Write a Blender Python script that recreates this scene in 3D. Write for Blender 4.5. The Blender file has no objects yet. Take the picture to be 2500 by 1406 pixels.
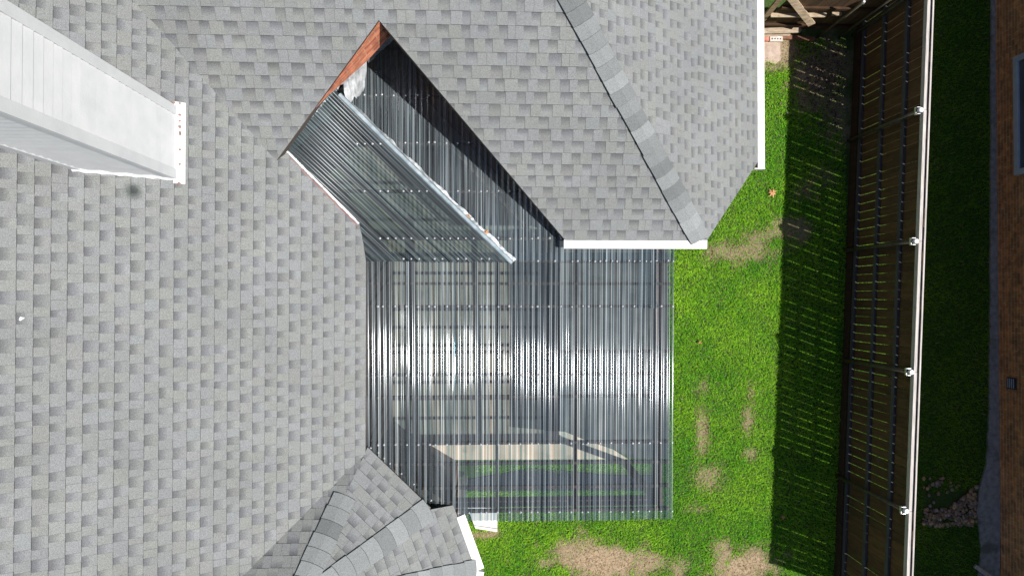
import bpy, bmesh, math, random
import numpy as np
from mathutils import Vector, Quaternion, Matrix
random.seed(7); rng = np.random.default_rng(7)
S = bpy.context.scene
COL = S.collection
# ------------------------------------------------------------------ camera
H = 12.0; FPX = 1667.0; CX, CY = 1250.0, 703.0; NX, NY = 1180.0, 725.0
cam_d = bpy.data.cameras.new('camera'); cam = bpy.data.objects.new('camera', cam_d); COL.objects.link(cam)
S.camera = cam
cam_d.sensor_width = 36.0; cam_d.lens = 36.0 * FPX / 2500.0; cam_d.clip_end = 2000; cam_d.clip_start = 0.1
_n = Vector((NX - CX, -(NY - CY), -FPX)).normalized()
ROT = _n.rotation_difference(Vector((0, 0, -1)))
cam.rotation_mode = 'QUATERNION'; cam.rotation_quaternion = ROT; cam.location = (0, 0, H)
# ------------------------------------------------------------------ light
SUN = Vector((0.487, -0.180, 0.855)).normalized()
sd = bpy.data.lights.new('sun', 'SUN'); sd.energy = 5.0; sd.angle = math.radians(0.53); sd.color = (1.0, 0.965, 0.92)
so = bpy.data.objects.new('sun', sd); COL.objects.link(so)
so.rotation_mode = 'QUATERNION'; so.rotation_quaternion = Vector((0, 0, 1)).rotation_difference(SUN); so.location = (10, -4, 20)
W = bpy.data.worlds.new("World"); S.world = W; W.use_nodes = True
wt = W.node_tree; bg = wt.nodes['Background']
sky = wt.nodes.new('ShaderNodeTexSky'); sky.sky_type = 'NISHITA'; sky.sun_disc = False
sky.sun_elevation = math.asin(SUN.z); sky.sun_rotation = math.atan2(SUN.x, SUN.y)
wt.links.new(sky.outputs[0], bg.inputs[0]); bg.inputs[1].default_value = 0.066
S.view_settings.view_transform = 'Standard'; S.view_settings.look = 'None'; S.view_settings.exposure = 0.28; S.view_settings.gamma = 1.0
try:
    S.cycles.max_bounces = 10; S.cycles.transparent_max_bounces = 16; S.cycles.sample_clamp_indirect = 4.0; S.cycles.sample_clamp_direct = 20.0
except Exception: pass

# ------------------------------------------------------------------ helpers
def ray(px, py): return ROT @ Vector((px - CX, -(py - CY), -FPX))
def P(px, py, z=0.0):
    d = ray(px, py); s = (z - H) / d.z
    return Vector((d.x * s, d.y * s, z))
class Plane:                      # z = gx x + gy y + c
    def __init__(s, gx, gy, c): s.gx, s.gy, s.c = gx, gy, c
    def z(s, x, y): return s.gx * x + s.gy * y + s.c
def plane3(a, b, c):
    n = (b - a).cross(c - a); return Plane(-n.x / n.z, -n.y / n.z, a.z + (n.x * a.x + n.y * a.y) / n.z)
def Q(px, py, pl):
    d = ray(px, py); t = (pl.c - H) / (d.z - pl.gx * d.x - pl.gy * d.y)
    return Vector((d.x * t, d.y * t, H + d.z * t))
def hp(a, b, inside):             # half plane through XY points a,b keeping the side of point inside -> (nx,ny,c): keep nx x+ny y+c >= 0
    nx, ny = -(b[1] - a[1]), (b[0] - a[0]); l = math.hypot(nx, ny); nx /= l; ny /= l; c = -(nx * a[0] + ny * a[1])
    if nx * inside[0] + ny * inside[1] + c < 0: nx, ny, c = -nx, -ny, -c
    return (nx, ny, c)
def below(i, j): return (j.gx - i.gx, j.gy - i.gy, j.c - i.c)     # keep where plane i is under plane j
def clip(poly, hps):              # poly: list of tuples, first two = x,y
    for (nx, ny, c) in hps:
        out = []; n = len(poly)
        for i in range(n):
            p, q = poly[i], poly[(i + 1) % n]
            dp = nx * p[0] + ny * p[1] + c; dq = nx * q[0] + ny * q[1] + c
            if dp >= 0: out.append(p)
            if (dp >= 0) != (dq >= 0):
                t = dp / (dp - dq); out.append(tuple(p[k] + t * (q[k] - p[k]) for k in range(len(p))))
        poly = out
        if len(poly) < 3: return []
    return poly
def tag(o, label=None, cat=None, group=None, kind=None):
    if label: o['label'] = label
    if cat: o['category'] = cat
    if group: o['group'] = group
    if kind: o['kind'] = kind
    return o
def empty(name, loc, label, cat, group=None):
    o = bpy.data.objects.new(name, None); COL.objects.link(o); o.location = loc; o.empty_display_size = 0.2
    return tag(o, label, cat, group)
def link(name, me, mat, parent=None, smooth=False):
    o = bpy.data.objects.new(name, me); COL.objects.link(o)
    if mat: me.materials.append(mat)
    if smooth:
        for p in me.polygons: p.use_smooth = True
    if parent:
        o.parent = parent
        m = Matrix.Identity(4); q = parent
        while q: m = Matrix.Translation(q.location) @ q.rotation_euler.to_matrix().to_4x4() @ m if q.type == 'EMPTY' else m; q = q.parent
        o.matrix_parent_inverse = m.inverted() if parent.type == 'EMPTY' else Matrix.Identity(4)
    return o
class MB:
    def __init__(s): s.v = []; s.f = []; s.c = []
    def poly(s, pts, col=(1, 1, 1)):
        b = len(s.v); s.v += [tuple(p[:3]) for p in pts]; s.f.append(tuple(range(b, b + len(pts))))
        s.c += [col] * len(pts) if not isinstance(col, list) else col
    def hexa(s, lo, hi, col=(1, 1, 1)):     # two matching rings of n points
        b = len(s.v); n = len(lo); s.v += [tuple(p) for p in lo] + [tuple(p) for p in hi]; s.c += [col] * (2 * n)
        s.f.append(tuple(b + n - 1 - i for i in range(n))); s.f.append(tuple(b + n + i for i in range(n)))
        for i in range(n):
            j = (i + 1) % n; s.f.append((b + i, b + j, b + n + j, b + n + i))
    def box(s, x0, x1, y0, y1, z0, z1, col=(1, 1, 1)):
        s.hexa([(x0, y0, z0), (x1, y0, z0), (x1, y1, z0), (x0, y1, z0)], [(x0, y0, z1), (x1, y0, z1), (x1, y1, z1), (x0, y1, z1)], col)
    def bar(s, a, b, w, h, up=Vector((0, 0, 1)), col=(1, 1, 1)):     # beam a->b, w sideways, h along up (top face on the line)
        a = Vector(a); b = Vector(b); d = (b - a).normalized(); sd_ = d.cross(up).normalized(); u = sd_.cross(d).normalized()
        r = lambda p: [p - sd_ * w / 2 - u * h, p + sd_ * w / 2 - u * h, p + sd_ * w / 2, p - sd_ * w / 2]
        s.hexa(r(a), r(b), col)
    def tube(s, a, b, r0, r1=None, n=12, col=(1, 1, 1)):
        a = Vector(a); b = Vector(b); r1 = r0 if r1 is None else r1; d = (b - a).normalized()
        x = d.orthogonal().normalized(); y = d.cross(x)
        R = lambda p, r: [p + (x * math.cos(2 * math.pi * k / n) + y * math.sin(2 * math.pi * k / n)) * r for k in range(n)]
        s.hexa(R(a, r0), R(b, r1), col)
    def build(s, name, mat, parent=None, smooth=False, bevel=0):
        me = bpy.data.meshes.new(name); me.from_pydata(s.v, [], s.f)
        at = me.color_attributes.new('Col', 'FLOAT_COLOR', 'POINT')
        a = np.ones((len(s.v), 4), dtype=np.float32); a[:, :3] = np.array(s.c, dtype=np.float32)[:, :3]; at.data.foreach_set('color', a.ravel())
        me.validate(); me.update()
        o = link(name, me, mat, parent, smooth)
        if bevel:
            m = o.modifiers.new('bevel', 'BEVEL'); m.width = bevel; m.segments = 2; m.limit_method = 'ANGLE'
        return o
# ------------------------------------------------------------------ materials
def newmat(name):
    m = bpy.data.materials.new(name); m.use_nodes = True; nt = m.node_tree
    return m, nt, nt.nodes['Principled BSDF'], nt.nodes.new, nt.links.new
def noise_mat(name, c0, c1, scale=8, stretch=(1, 1, 1), rough=.8, bump=.2, bscale=None, metal=0, detail=6, lo=.3, hi=.7, usecol=False, grime=None, bdist=.01):
    m, nt, b, N, L = newmat(name)
    tc = N('ShaderNodeTexCoord'); mp = N('ShaderNodeMapping'); mp.inputs['Scale'].default_value = stretch; L(tc.outputs['Object'], mp.inputs[0])
    n = N('ShaderNodeTexNoise'); n.inputs['Scale'].default_value = scale; n.inputs['Detail'].default_value = detail; L(mp.outputs[0], n.inputs[0])
    r = N('ShaderNodeValToRGB'); r.color_ramp.elements[0].position = lo; r.color_ramp.elements[1].position = hi
    r.color_ramp.elements[0].color = (*c0, 1); r.color_ramp.elements[1].color = (*c1, 1); L(n.outputs[0], r.inputs[0])
    out = r.outputs[0]
    if usecol:
        a = N('ShaderNodeAttribute'); a.attribute_name = 'Col'
        mx = N('ShaderNodeMix'); mx.data_type = 'RGBA'; mx.blend_type = 'MULTIPLY'; mx.inputs[0].default_value = 1
        L(out, mx.inputs[6]); L(a.outputs[0], mx.inputs[7]); out = mx.outputs[2]
    if grime:
        g = N('ShaderNodeTexNoise'); g.inputs['Scale'].default_value = grime[0]; g.inputs['Detail'].default_value = 8; L(tc.outputs['Object'], g.inputs[0])
        gr = N('ShaderNodeValToRGB'); gr.color_ramp.elements[0].position = grime[1]; gr.color_ramp.elements[1].position = grime[1] + .12
        gr.color_ramp.elements[0].color = (0, 0, 0, 1); L(g.outputs[0], gr.inputs[0])
        mx = N('ShaderNodeMix'); mx.data_type = 'RGBA'; L(gr.outputs[0], mx.inputs[0]); L(out, mx.inputs[6]); mx.inputs[7].default_value = (*grime[2], 1); out = mx.outputs[2]
    L(out, b.inputs['Base Color']); b.inputs['Roughness'].default_value = rough; b.inputs['Metallic'].default_value = metal
    if bump:
        bn = N('ShaderNodeTexNoise'); bn.inputs['Scale'].default_value = bscale or scale * 4; bn.inputs['Detail'].default_value = 5; L(mp.outputs[0], bn.inputs[0])
        bp = N('ShaderNodeBump'); bp.inputs['Strength'].default_value = bump; bp.inputs['Distance'].default_value = bdist; L(bn.outputs[0], bp.inputs['Height']); L(bp.outputs[0], b.inputs['Normal'])
    return m
def brick_mat(name, ax, c1, c2, mortar, bw=.21, rh=.075):
    m, nt, b, N, L = newmat(name)
    tc = N('ShaderNodeTexCoord'); sp = N('ShaderNodeSeparateXYZ'); L(tc.outputs['Object'], sp.inputs[0])
    # coordinate along wall = dot(xy, ax)
    v = N('ShaderNodeVectorMath'); v.operation = 'DOT_PRODUCT'; v.inputs[1].default_value = (ax[0], ax[1], 0); L(tc.outputs['Object'], v.inputs[0])
    cb = N('ShaderNodeCombineXYZ'); L(v.outputs['Value'], cb.inputs[0]); L(sp.outputs[2], cb.inputs[1])
    br = N('ShaderNodeTexBrick'); br.inputs['Scale'].default_value = 1; br.inputs['Brick Width'].default_value = bw; br.inputs['Row Height'].default_value = rh
    br.inputs['Mortar Size'].default_value = .006; br.inputs['Color1'].default_value = (*c1, 1); br.inputs['Color2'].default_value = (*c2, 1); br.inputs['Mortar'].default_value = (*mortar, 1)
    br.inputs['Bias'].default_value = -.1; br.inputs['Mortar Smooth'].default_value = .3
    L(cb.outputs[0], br.inputs[0])
    n = N('ShaderNodeTexNoise'); n.inputs['Scale'].default_value = 9; n.inputs['Detail'].default_value = 8; L(tc.outputs['Object'], n.inputs[0])
    r = N('ShaderNodeValToRGB'); r.color_ramp.elements[0].position = .3; r.color_ramp.elements[1].position = .7; r.color_ramp.elements[0].color = (.55, .55, .55, 1); r.color_ramp.elements[1].color = (1.25, 1.2, 1.15, 1); L(n.outputs[0], r.inputs[0])
    mx = N('ShaderNodeMix'); mx.data_type = 'RGBA'; mx.blend_type = 'MULTIPLY'; mx.inputs[0].default_value = 1; L(br.outputs[0], mx.inputs[6]); L(r.outputs[0], mx.inputs[7])
    L(mx.outputs[2], b.inputs['Base Color']); b.inputs['Roughness'].default_value = .9
    bp = N('ShaderNodeBump'); bp.inputs['Strength'].default_value = .6; bp.inputs['Distance'].default_value = .01; bp.invert = True; L(br.outputs['Fac'], bp.inputs['Height']); L(bp.outputs[0], b.inputs['Normal'])
    return m
def shingle_mat():
    m, nt, b, N, L = newmat('asphalt_shingle')
    tc = N('ShaderNodeTexCoord'); a = N('ShaderNodeAttribute'); a.attribute_name = 'Col'
    out = a.outputs[0]
    for sc, lo, hi, dt in ((170, .62, 1.42, 2), (60, .93, 1.07, 2), (1.1, .93, 1.07, 4)):
        n = N('ShaderNodeTexNoise'); n.inputs['Scale'].default_value = sc; n.inputs['Detail'].default_value = dt; L(tc.outputs['Object'], n.inputs[0])
        r = N('ShaderNodeMapRange'); r.inputs[1].default_value = .3; r.inputs[2].default_value = .7; r.inputs[3].default_value = lo; r.inputs[4].default_value = hi; L(n.outputs[0], r.inputs[0])
        mx = N('ShaderNodeVectorMath'); mx.operation = 'SCALE'; L(out, mx.inputs[0]); L(r.outputs[0], mx.inputs['Scale']); out = mx.outputs[0]
    # small dark mossy stain below the chimney
    c = Q(326, 468, PL); d = N('ShaderNodeVectorMath'); d.operation = 'DISTANCE'; d.inputs[1].default_value = (c.x, c.y, c.z); L(tc.outputs['Object'], d.inputs[0])
    n = N('ShaderNodeTexNoise'); n.inputs['Scale'].default_value = 30; L(tc.outputs['Object'], n.inputs[0])
    ad = N('ShaderNodeMath'); ad.operation = 'MULTIPLY_ADD'; L(n.outputs[0], ad.inputs[0]); ad.inputs[1].default_value = .05; L(d.outputs['Value'], ad.inputs[2])
    r = N('ShaderNodeMapRange'); r.interpolation_type = 'SMOOTHSTEP'; r.inputs[1].default_value = .035; r.inputs[2].default_value = .16; r.inputs[3].default_value = .8; r.inputs[4].default_value = 0; L(ad.outputs[0], r.inputs[0])
    mx = N('ShaderNodeMix'); mx.data_type = 'RGBA'; L(r.outputs[0], mx.inputs[0]); L(out, mx.inputs[6]); mx.inputs[7].default_value = (.022, .032, .028, 1)
    L(mx.outputs[2], b.inputs['Base Color']); b.inputs['Roughness'].default_value = .95; b.inputs['Specular IOR Level'].default_value = .25
    n = N('ShaderNodeTexNoise'); n.inputs['Scale'].default_value = 120; n.inputs['Detail'].default_value = 2; L(tc.outputs['Object'], n.inputs[0])
    bp = N('ShaderNodeBump'); bp.inputs['Strength'].default_value = .5; bp.inputs['Distance'].default_value = .003; L(n.outputs[0], bp.inputs['Height']); L(bp.outputs[0], b.inputs['Normal'])
    return m
def sheet_mat(name, tint, ax, dirt=.16, r1=.085, gl=1.35):          # corrugated clear plastic, ax = unit XY across the corrugations
    m, nt, b, N, L = newmat(name); nt.nodes.remove(b); o = nt.nodes['Material Output']
    tc = N('ShaderNodeTexCoord')
    dx = N('ShaderNodeVectorMath'); dx.operation = 'DOT_PRODUCT'; dx.inputs[1].default_value = (ax[0], ax[1], 0); L(tc.outputs['Object'], dx.inputs[0])
    dy = N('ShaderNodeVectorMath'); dy.operation = 'DOT_PRODUCT'; dy.inputs[1].default_value = (-ax[1], ax[0], 0); L(tc.outputs['Object'], dy.inputs[0])
    def streak(kx, ky, off):
        a1 = N('ShaderNodeMath'); a1.operation = 'MULTIPLY'; a1.inputs[1].default_value = kx; L(dx.outputs['Value'], a1.inputs[0])
        a2 = N('ShaderNodeMath'); a2.operation = 'MULTIPLY'; a2.inputs[1].default_value = ky; L(dy.outputs['Value'], a2.inputs[0])
        c = N('ShaderNodeCombineXYZ'); L(a1.outputs[0], c.inputs[0]); L(a2.outputs[0], c.inputs[1]); c.inputs[2].default_value = off
        n = N('ShaderNodeTexNoise'); n.inputs['Scale'].default_value = 1; n.inputs['Detail'].default_value = 3; L(c.outputs[0], n.inputs[0]); return n.outputs[0]
    def mr(src, a, b_, c, d):
        r = N('ShaderNodeMapRange'); r.inputs[1].default_value = a; r.inputs[2].default_value = b_; r.inputs[3].default_value = c; r.inputs[4].default_value = d; L(src, r.inputs[0]); return r.outputs[0]
    s1 = streak(33, .2, 0); s2 = streak(95, .5, 3.7); s3 = streak(5, .5, 9)
    # tint varies from rib to rib (age, laps)
    r = N('ShaderNodeValToRGB'); e = r.color_ramp.elements; e[0].position = .36; e[1].position = .64
    e[0].color = (tint[0] * .48, tint[1] * .64, tint[2] * .70, 1); e[1].color = (min(1, tint[0] * 1.5), min(1, tint[1] * 1.24), min(1, tint[2] * 1.16), 1); L(s1, r.inputs[0])
    tr = N('ShaderNodeBsdfTransparent'); L(r.outputs[0], tr.inputs[0])
    df = N('ShaderNodeBsdfDiffuse'); df.inputs[0].default_value = (.50, .61, .67, 1)
    m1 = N('ShaderNodeMixShader'); mul = N('ShaderNodeMath'); mul.operation = 'MULTIPLY'; L(mr(s2, .42, .68, dirt * .12, dirt * 1.7), mul.inputs[0]); L(mr(s3, .35, .65, .5, 1.2), mul.inputs[1])
    L(mul.outputs[0], m1.inputs[0]); L(tr.outputs[0], m1.inputs[1]); L(df.outputs[0], m1.inputs[2])
    g1 = N('ShaderNodeBsdfGlossy'); g1.inputs['Roughness'].default_value = r1; g1.inputs[0].default_value = (.9, .93, .97, 1)
    g2 = N('ShaderNodeBsdfGlossy'); g2.inputs['Roughness'].default_value = .42; g2.inputs[0].default_value = (.85, .95, 1, 1)
    mg = N('ShaderNodeMixShader'); L(mr(s1, .45, .68, .03, .9), mg.inputs[0]); L(g1.outputs[0], mg.inputs[1]); L(g2.outputs[0], mg.inputs[2])
    fr = N('ShaderNodeFresnel'); fr.inputs[0].default_value = 1.59
    fm = N('ShaderNodeMath'); fm.operation = 'MULTIPLY_ADD'; fm.inputs[1].default_value = gl; fm.inputs[2].default_value = .0; L(fr.outputs[0], fm.inputs[0])
    m2 = N('ShaderNodeMixShader'); L(fm.outputs[0], m2.inputs[0]); L(m1.outputs[0], m2.inputs[1]); L(mg.outputs[0], m2.inputs[2])
    bn = N('ShaderNodeTexNoise'); bn.inputs['Scale'].default_value = 14; bn.inputs['Detail'].default_value = 3; L(tc.outputs['Object'], bn.inputs[0])
    bp = N('ShaderNodeBump'); bp.inputs['Strength'].default_value = .12; bp.inputs['Distance'].default_value = .004; L(bn.outputs[0], bp.inputs['Height'])
    L(bp.outputs[0], g2.inputs['Normal'])
    L(m2.outputs[0], o.inputs['Surface']); return m

# ------------------------------------------------------------------ roof planes
xe = P(893, 860, 2.80).x                      # eave of the left slope
PL = Plane(-.64, 0, 2.80 + .64 * xe)
ye = P(1550, 588, 2.95).y
PU = Plane(0, .525, 2.95 - .525 * ye)
hA = Q(1400, 0, PU); hB = Q(1712, 585, PU)    # hip crest
pr_s = (hA.z - hB.z) / (hB.x - hA.x)
PR = Plane(-pr_s, 0, hB.z + pr_s * hB.x)
AP = P(711, 1490, 3.86)
zb = 2.76
PS1 = plane3(AP, P(893, 1090, zb), P(1075, 1265, zb))
PS2 = plane3(AP, Q(1050, 1240, PS1), P(1164, 1392, 2.58))
PS3 = plane3(AP, P(1164, 1392, 2.58), P(1140, 1500, 2.58))
h1 = Q(842, 1210, PS1)
s0 = (AP.z - h1.z) / (h1.y - AP.y)
PS0 = Plane(0, -s0, AP.z + s0 * AP.y)
def MZ(y): return 2.72 + .045 * y             # plane of the clear patio roof

M = {}
M['shingle'] = shingle_mat()
M['white'] = noise_mat('white_paint', (.57, .575, .58), (.64, .645, .64), 5, rough=.5, bump=.12, bscale=40, grime=(11, .70, (.62, .60, .57)))
M['gutter'] = noise_mat('white_gutter', (.68, .67, .645), (.76, .75, .72), 3, rough=.35, bump=.03, grime=(6, .72, (.66, .63, .58)))
M['rust'] = noise_mat('rust', (.16, .09, .07), (.36, .24, .20), 60, rough=.9, bump=.2)
M['deck'] = noise_mat('roof_deck_wood', (.05, .04, .035), (.09, .07, .055), 6, rough=.9)
M['purlin'] = noise_mat('purlin_wood', (.13, .07, .05), (.24, .13, .09), 5, stretch=(1, 8, 8), rough=.85, bump=.3)
M['concrete'] = noise_mat('concrete', (.56, .43, .31), (.72, .58, .44), 3.5, rough=.9, bump=.25, bscale=60, grime=(2.2, .60, (.36, .31, .25)))
M['paver'] = noise_mat('dark_paving', (.07, .07, .068), (.13, .125, .115), 4, rough=.9, bump=.3, grime=(5, .6, (.06, .07, .05)))
M['path'] = noise_mat('path_concrete', (.22, .235, .24), (.40, .41, .41), 14, rough=.95, bump=.4, bscale=60, grime=(3, .55, (.16, .17, .15)))
M['fence'] = noise_mat('weathered_cedar', (.075, .038, .016), (.14, .076, .032), 7, stretch=(3, 3, .5), rough=.95, bump=.4, usecol=True, grime=(3, .62, (.10, .07, .045)))
M['rail'] = noise_mat('grey_rail_wood', (.40, .36, .33), (.62, .58, .54), 6, stretch=(8, .7, 8), rough=.9, bump=.5, usecol=True)
M['lumber'] = noise_mat('old_lumber', (.22, .17, .12), (.42, .35, .27), 8, stretch=(1, 3, 3), rough=.95, bump=.4, usecol=True, grime=(9, .62, (.14, .1, .07)))
M['steel'] = noise_mat('galvanised_steel', (.5, .5, .5), (.72, .72, .72), 20, rough=.45, bump=.05, metal=.6)
M['cap'] = noise_mat('white_cap', (.75, .75, .75), (.85, .85, .85), 20, rough=.4, bump=.05)
M['polerust'] = noise_mat('dull_pole', (.05, .042, .025), (.10, .085, .05), 12, rough=.6, bump=.1)
M['screw'] = noise_mat('screw_zinc', (.6, .62, .66), (.8, .8, .8), 40, rough=.25, bump=0, metal=.6)
M['tape'] = noise_mat('crinkled_foil_tape', (.30, .31, .32), (.72, .73, .74), 9, rough=.35, bump=.6, bscale=18, metal=.3, bdist=.02)
M['cement'] = noise_mat('pale_cement', (.62, .60, .56), (.78, .76, .72), 6, rough=.85, bump=.2, grime=(8, .66, (.42, .36, .3)))
M['slate'] = noise_mat('painted_frame', (.42, .52, .64), (.52, .62, .74), 5, rough=.6, bump=.05)
M['black'] = noise_mat('dark_vent', (.02, .022, .03), (.04, .045, .06), 12, rough=.6, bump=.1)
M['glass'] = noise_mat('window_pane', (.08, .10, .13), (.12, .15, .19), 2, rough=.08, bump=0)
M['brickred'] = noise_mat('loose_brick', (.45, .16, .10), (.62, .28, .20), 18, rough=.9, bump=.4)
M['brickpale'] = noise_mat('pale_brick', (.52, .46, .40), (.70, .64, .58), 18, rough=.9, bump=.4)
M['leaf'] = noise_mat('dry_leaf', (.42, .20, .08), (.66, .38, .18), 30, rough=.8, bump=.3)
M['shade_band'] = noise_mat('painted_shade', (.012, .014, .020), (.035, .036, .045), 25, rough=1, bump=1, bscale=50, bdist=.02)  # near-black colour of the shade strip painted on the ground
M['timber'] = noise_mat('edging_timber', (.10, .055, .035), (.2, .12, .08), 6, stretch=(1, 8, 8), rough=.9, bump=.4)

# ------------------------------------------------------------------ shingles
def lerp(a, b, t): return tuple(a[i] + (b[i] - a[i]) * t for i in range(3))
def shingles(mb, pl, regions, e=.143, seed=1, off=0.0, tone=1.0, extent=None, ws=.9):
    R = random.Random(seed); g = Vector((pl.gx, pl.gy)); s = g.length; u = g / s; t = Vector((-u.y, u.x)); w = e / math.sqrt(1 + s * s)
    (x0, x1, y0, y1) = extent
    cs = [Vector(c) for c in ((x0, y0), (x1, y0), (x1, y1), (x0, y1))]
    a0 = min(c.dot(u) for c in cs); a1 = max(c.dot(u) for c in cs); t0 = min(c.dot(t) for c in cs); t1 = max(c.dot(t) for c in cs)
    i0 = math.floor((a0 - off) / w); i1 = math.ceil((a1 - off) / w)
    def V(a, tt, h, col):
        p = u * a + t * tt; return (p.x, p.y, pl.z(p.x, p.y) + h, *col)
    def emit(vs):
        for hps in regions:
            q = clip(vs, hps)
            if q: mb.poly([v[:3] for v in q], [v[3:6] for v in q])
    for i in range(i0, i1):
        a = off + i * w; tt = t0 - R.random() * .5; ct = R.uniform(.98, 1.02); dark_next = R.random() < .5; slant = 0
        while tt < t1:
            d = dark_next; dark_next = not dark_next
            wd = ws * (R.uniform(.10, .18) if d else R.choice((R.uniform(.09, .15), R.uniform(.11, .19), R.uniform(.16, .27))))
            k = ct * R.uniform(.965, 1.035) * tone
            base = (.206 * k, .213 * k * R.uniform(.99, 1.01), .206 * k * R.uniform(.97, 1.05))
            hl, hu = (.0035, .0005) if d else (.0075, .0015)
            sl = R.uniform(-.006, .006); ta, tb = tt, tt + wd
            sa, sb = slant, sl; slant = sl
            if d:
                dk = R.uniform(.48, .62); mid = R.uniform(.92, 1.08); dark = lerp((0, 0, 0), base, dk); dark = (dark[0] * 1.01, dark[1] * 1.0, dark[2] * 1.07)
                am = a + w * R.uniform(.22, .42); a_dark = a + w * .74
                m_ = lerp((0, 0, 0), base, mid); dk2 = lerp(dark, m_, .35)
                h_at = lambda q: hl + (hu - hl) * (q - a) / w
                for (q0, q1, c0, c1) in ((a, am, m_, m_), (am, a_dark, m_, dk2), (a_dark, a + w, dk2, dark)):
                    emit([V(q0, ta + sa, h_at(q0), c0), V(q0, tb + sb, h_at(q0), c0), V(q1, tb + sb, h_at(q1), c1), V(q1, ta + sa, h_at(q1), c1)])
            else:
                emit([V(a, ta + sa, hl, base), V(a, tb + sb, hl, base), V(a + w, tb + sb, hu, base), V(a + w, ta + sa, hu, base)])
                if wd > .17 and R.random() < .6:
                    q = (ta + tb) / 2; ck = lerp((0, 0, 0), base, .45); emit([V(a, q, hl + .001, ck), V(a, q + .0035, hl + .001, ck), V(a + w, q + .0035, hu + .001, ck), V(a + w, q, hu + .001, ck)])
            ck = lerp((0, 0, 0), base, .62)
            emit([V(a, tb + sb, hl + .001, ck), V(a, tb + sb + .003, hl + .001, ck), V(a + w, tb + sb + .003, hu + .001, ck), V(a + w, tb + sb, hu + .001, ck)])
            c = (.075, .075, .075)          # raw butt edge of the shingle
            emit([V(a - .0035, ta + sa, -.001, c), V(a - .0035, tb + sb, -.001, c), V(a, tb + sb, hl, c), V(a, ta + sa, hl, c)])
            tt = tb
def deck(mb, pl, hps, extent, th=.10, drop=.006):
    x0, x1, y0, y1 = extent
    q = clip([(x0, y0), (x1, y0), (x1, y1), (x0, y1)], hps)
    if not q: return
    if sum(q[i][0] * q[(i + 1) % len(q)][1] - q[(i + 1) % len(q)][0] * q[i][1] for i in range(len(q))) < 0: q = q[::-1]
    mb.hexa([(p[0], p[1], pl.z(*p[:2]) - drop - th) for p in q], [(p[0], p[1], pl.z(*p[:2]) - drop) for p in q])
def hip_caps(mb, a, b, pa, pb, half=.15, e=.15, seed=3, lift=.008):      # a low end, b high end (XY line); pa left plane, pb right plane
    R = random.Random(seed); A = Vector((a.x, a.y)); B = Vector((b.x, b.y)); d = (B - A); Ln = d.length; d /= Ln; s = Vector((-d.y, d.x))
    if pa.z(*(A + s * .1)) > pb.z(*(A + s * .1)): s = -s      # s points to the pa side (pa lower there)
    n = int(Ln / e) + 1
    for i in range(n):
        p0 = A + d * (i * e); p1 = A + d * ((i + 1) * e + .012); k = R.choice((.68, .82, .95, 1.0, 1.05, 1.1)) * R.uniform(.95, 1.05)
        c = (.215 * k, .228 * k, .226 * k); lo, hi = .030, .016
        hj = half * R.uniform(.95, 1.04)
        def wing(sd_, pl, lift):
            rows = []
            for (p, h, q) in ((p0, lo, 0), (p1, hi, 1)):
                r = []
                for f in (0, .3, .65, 1):
                    bow = .02 * (f ** 2) * (1 if q == 0 else 1)
                    o = p + sd_ * hj * f + d * bow; z = min(pa.z(*o), pb.z(*o)); r.append(Vector((o.x, o.y, z + h - (.012 * (1 - f) ** 2) + lift * f * f)))
                rows.append(r)
            for j in range(3):
                mb.poly([rows[0][j], rows[0][j + 1], rows[1][j + 1], rows[1][j]], c)
            # outer edge and butt edge thickness
            dk = (.03, .035, .035)
            mb.poly([rows[0][3], rows[1][3], rows[1][3] - Vector((0, 0, .006)), rows[0][3] - Vector((0, 0, .006))], dk)
            for j in range(3):
                mb.poly([rows[0][j] - Vector((0, 0, .015)), rows[0][j + 1] - Vector((0, 0, .015)), rows[0][j + 1], rows[0][j]], dk)
        wing(s, pa, lift); wing(-s, pb, 0)

house = empty('house', (0, 3, 0), 'large house with grey asphalt shingle roof around the clear patio cover', 'house')
# left slope
wA = Q(695, 365, PL); wB = Q(880, 545, PL); wC = Q(893, 636, PL)
ext = (-9.5, xe + .05, -7.5, 7.5)
regL = [[(-1, 0, wA.x)],
        [(1, 0, -wA.x), (-1, 0, xe), hp(wA, wB, (wA.x, wA.y - 3)), hp(wB, wC, (wB.x - 1, wB.y - 3))]]
mb = MB(); shingles(mb, PL, regL, e=.1455, seed=11, off=-xe + 0.0, extent=ext, ws=.76); tag(mb.build('roof', M['shingle'], house), 'wide roof slope filling the left side, courses running up the picture')
mb = MB(); [deck(mb, PL, r, ext) for r in regL]; mb.build('roof_deck', M['deck'], house)
# upper slope, cut by the brick wall line and the slanted rake
uA = Q(695, 365, PU); uB = Q(925, 50, PU); uC = Q(1377, 583, PU)
hipc = below(PU, PR)
extU = (-8, 4.5, ye, 8.5)
regU = [[(-1, 0, uB.x), hp(uA, uB, (uA.x - 2, uA.y + 2)), (PU.gx - PL.gx, PU.gy - PL.gy, PU.c - PL.c + .03)], [(1, 0, -uB.x), hp(uB, uC, (uC.x + 1, uC.y + 2)), hipc, (0, 1, -ye)]]
mb = MB(); shingles(mb, PU, regU, e=.1485, seed=23, off=ye, extent=extU); tag(mb.build('roof', M['shingle'], house), 'roof slope at the top centre with level courses')
mb = MB(); [deck(mb, PU, r, extU) for r in regU]; mb.build('roof_deck', M['deck'], house)
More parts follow.
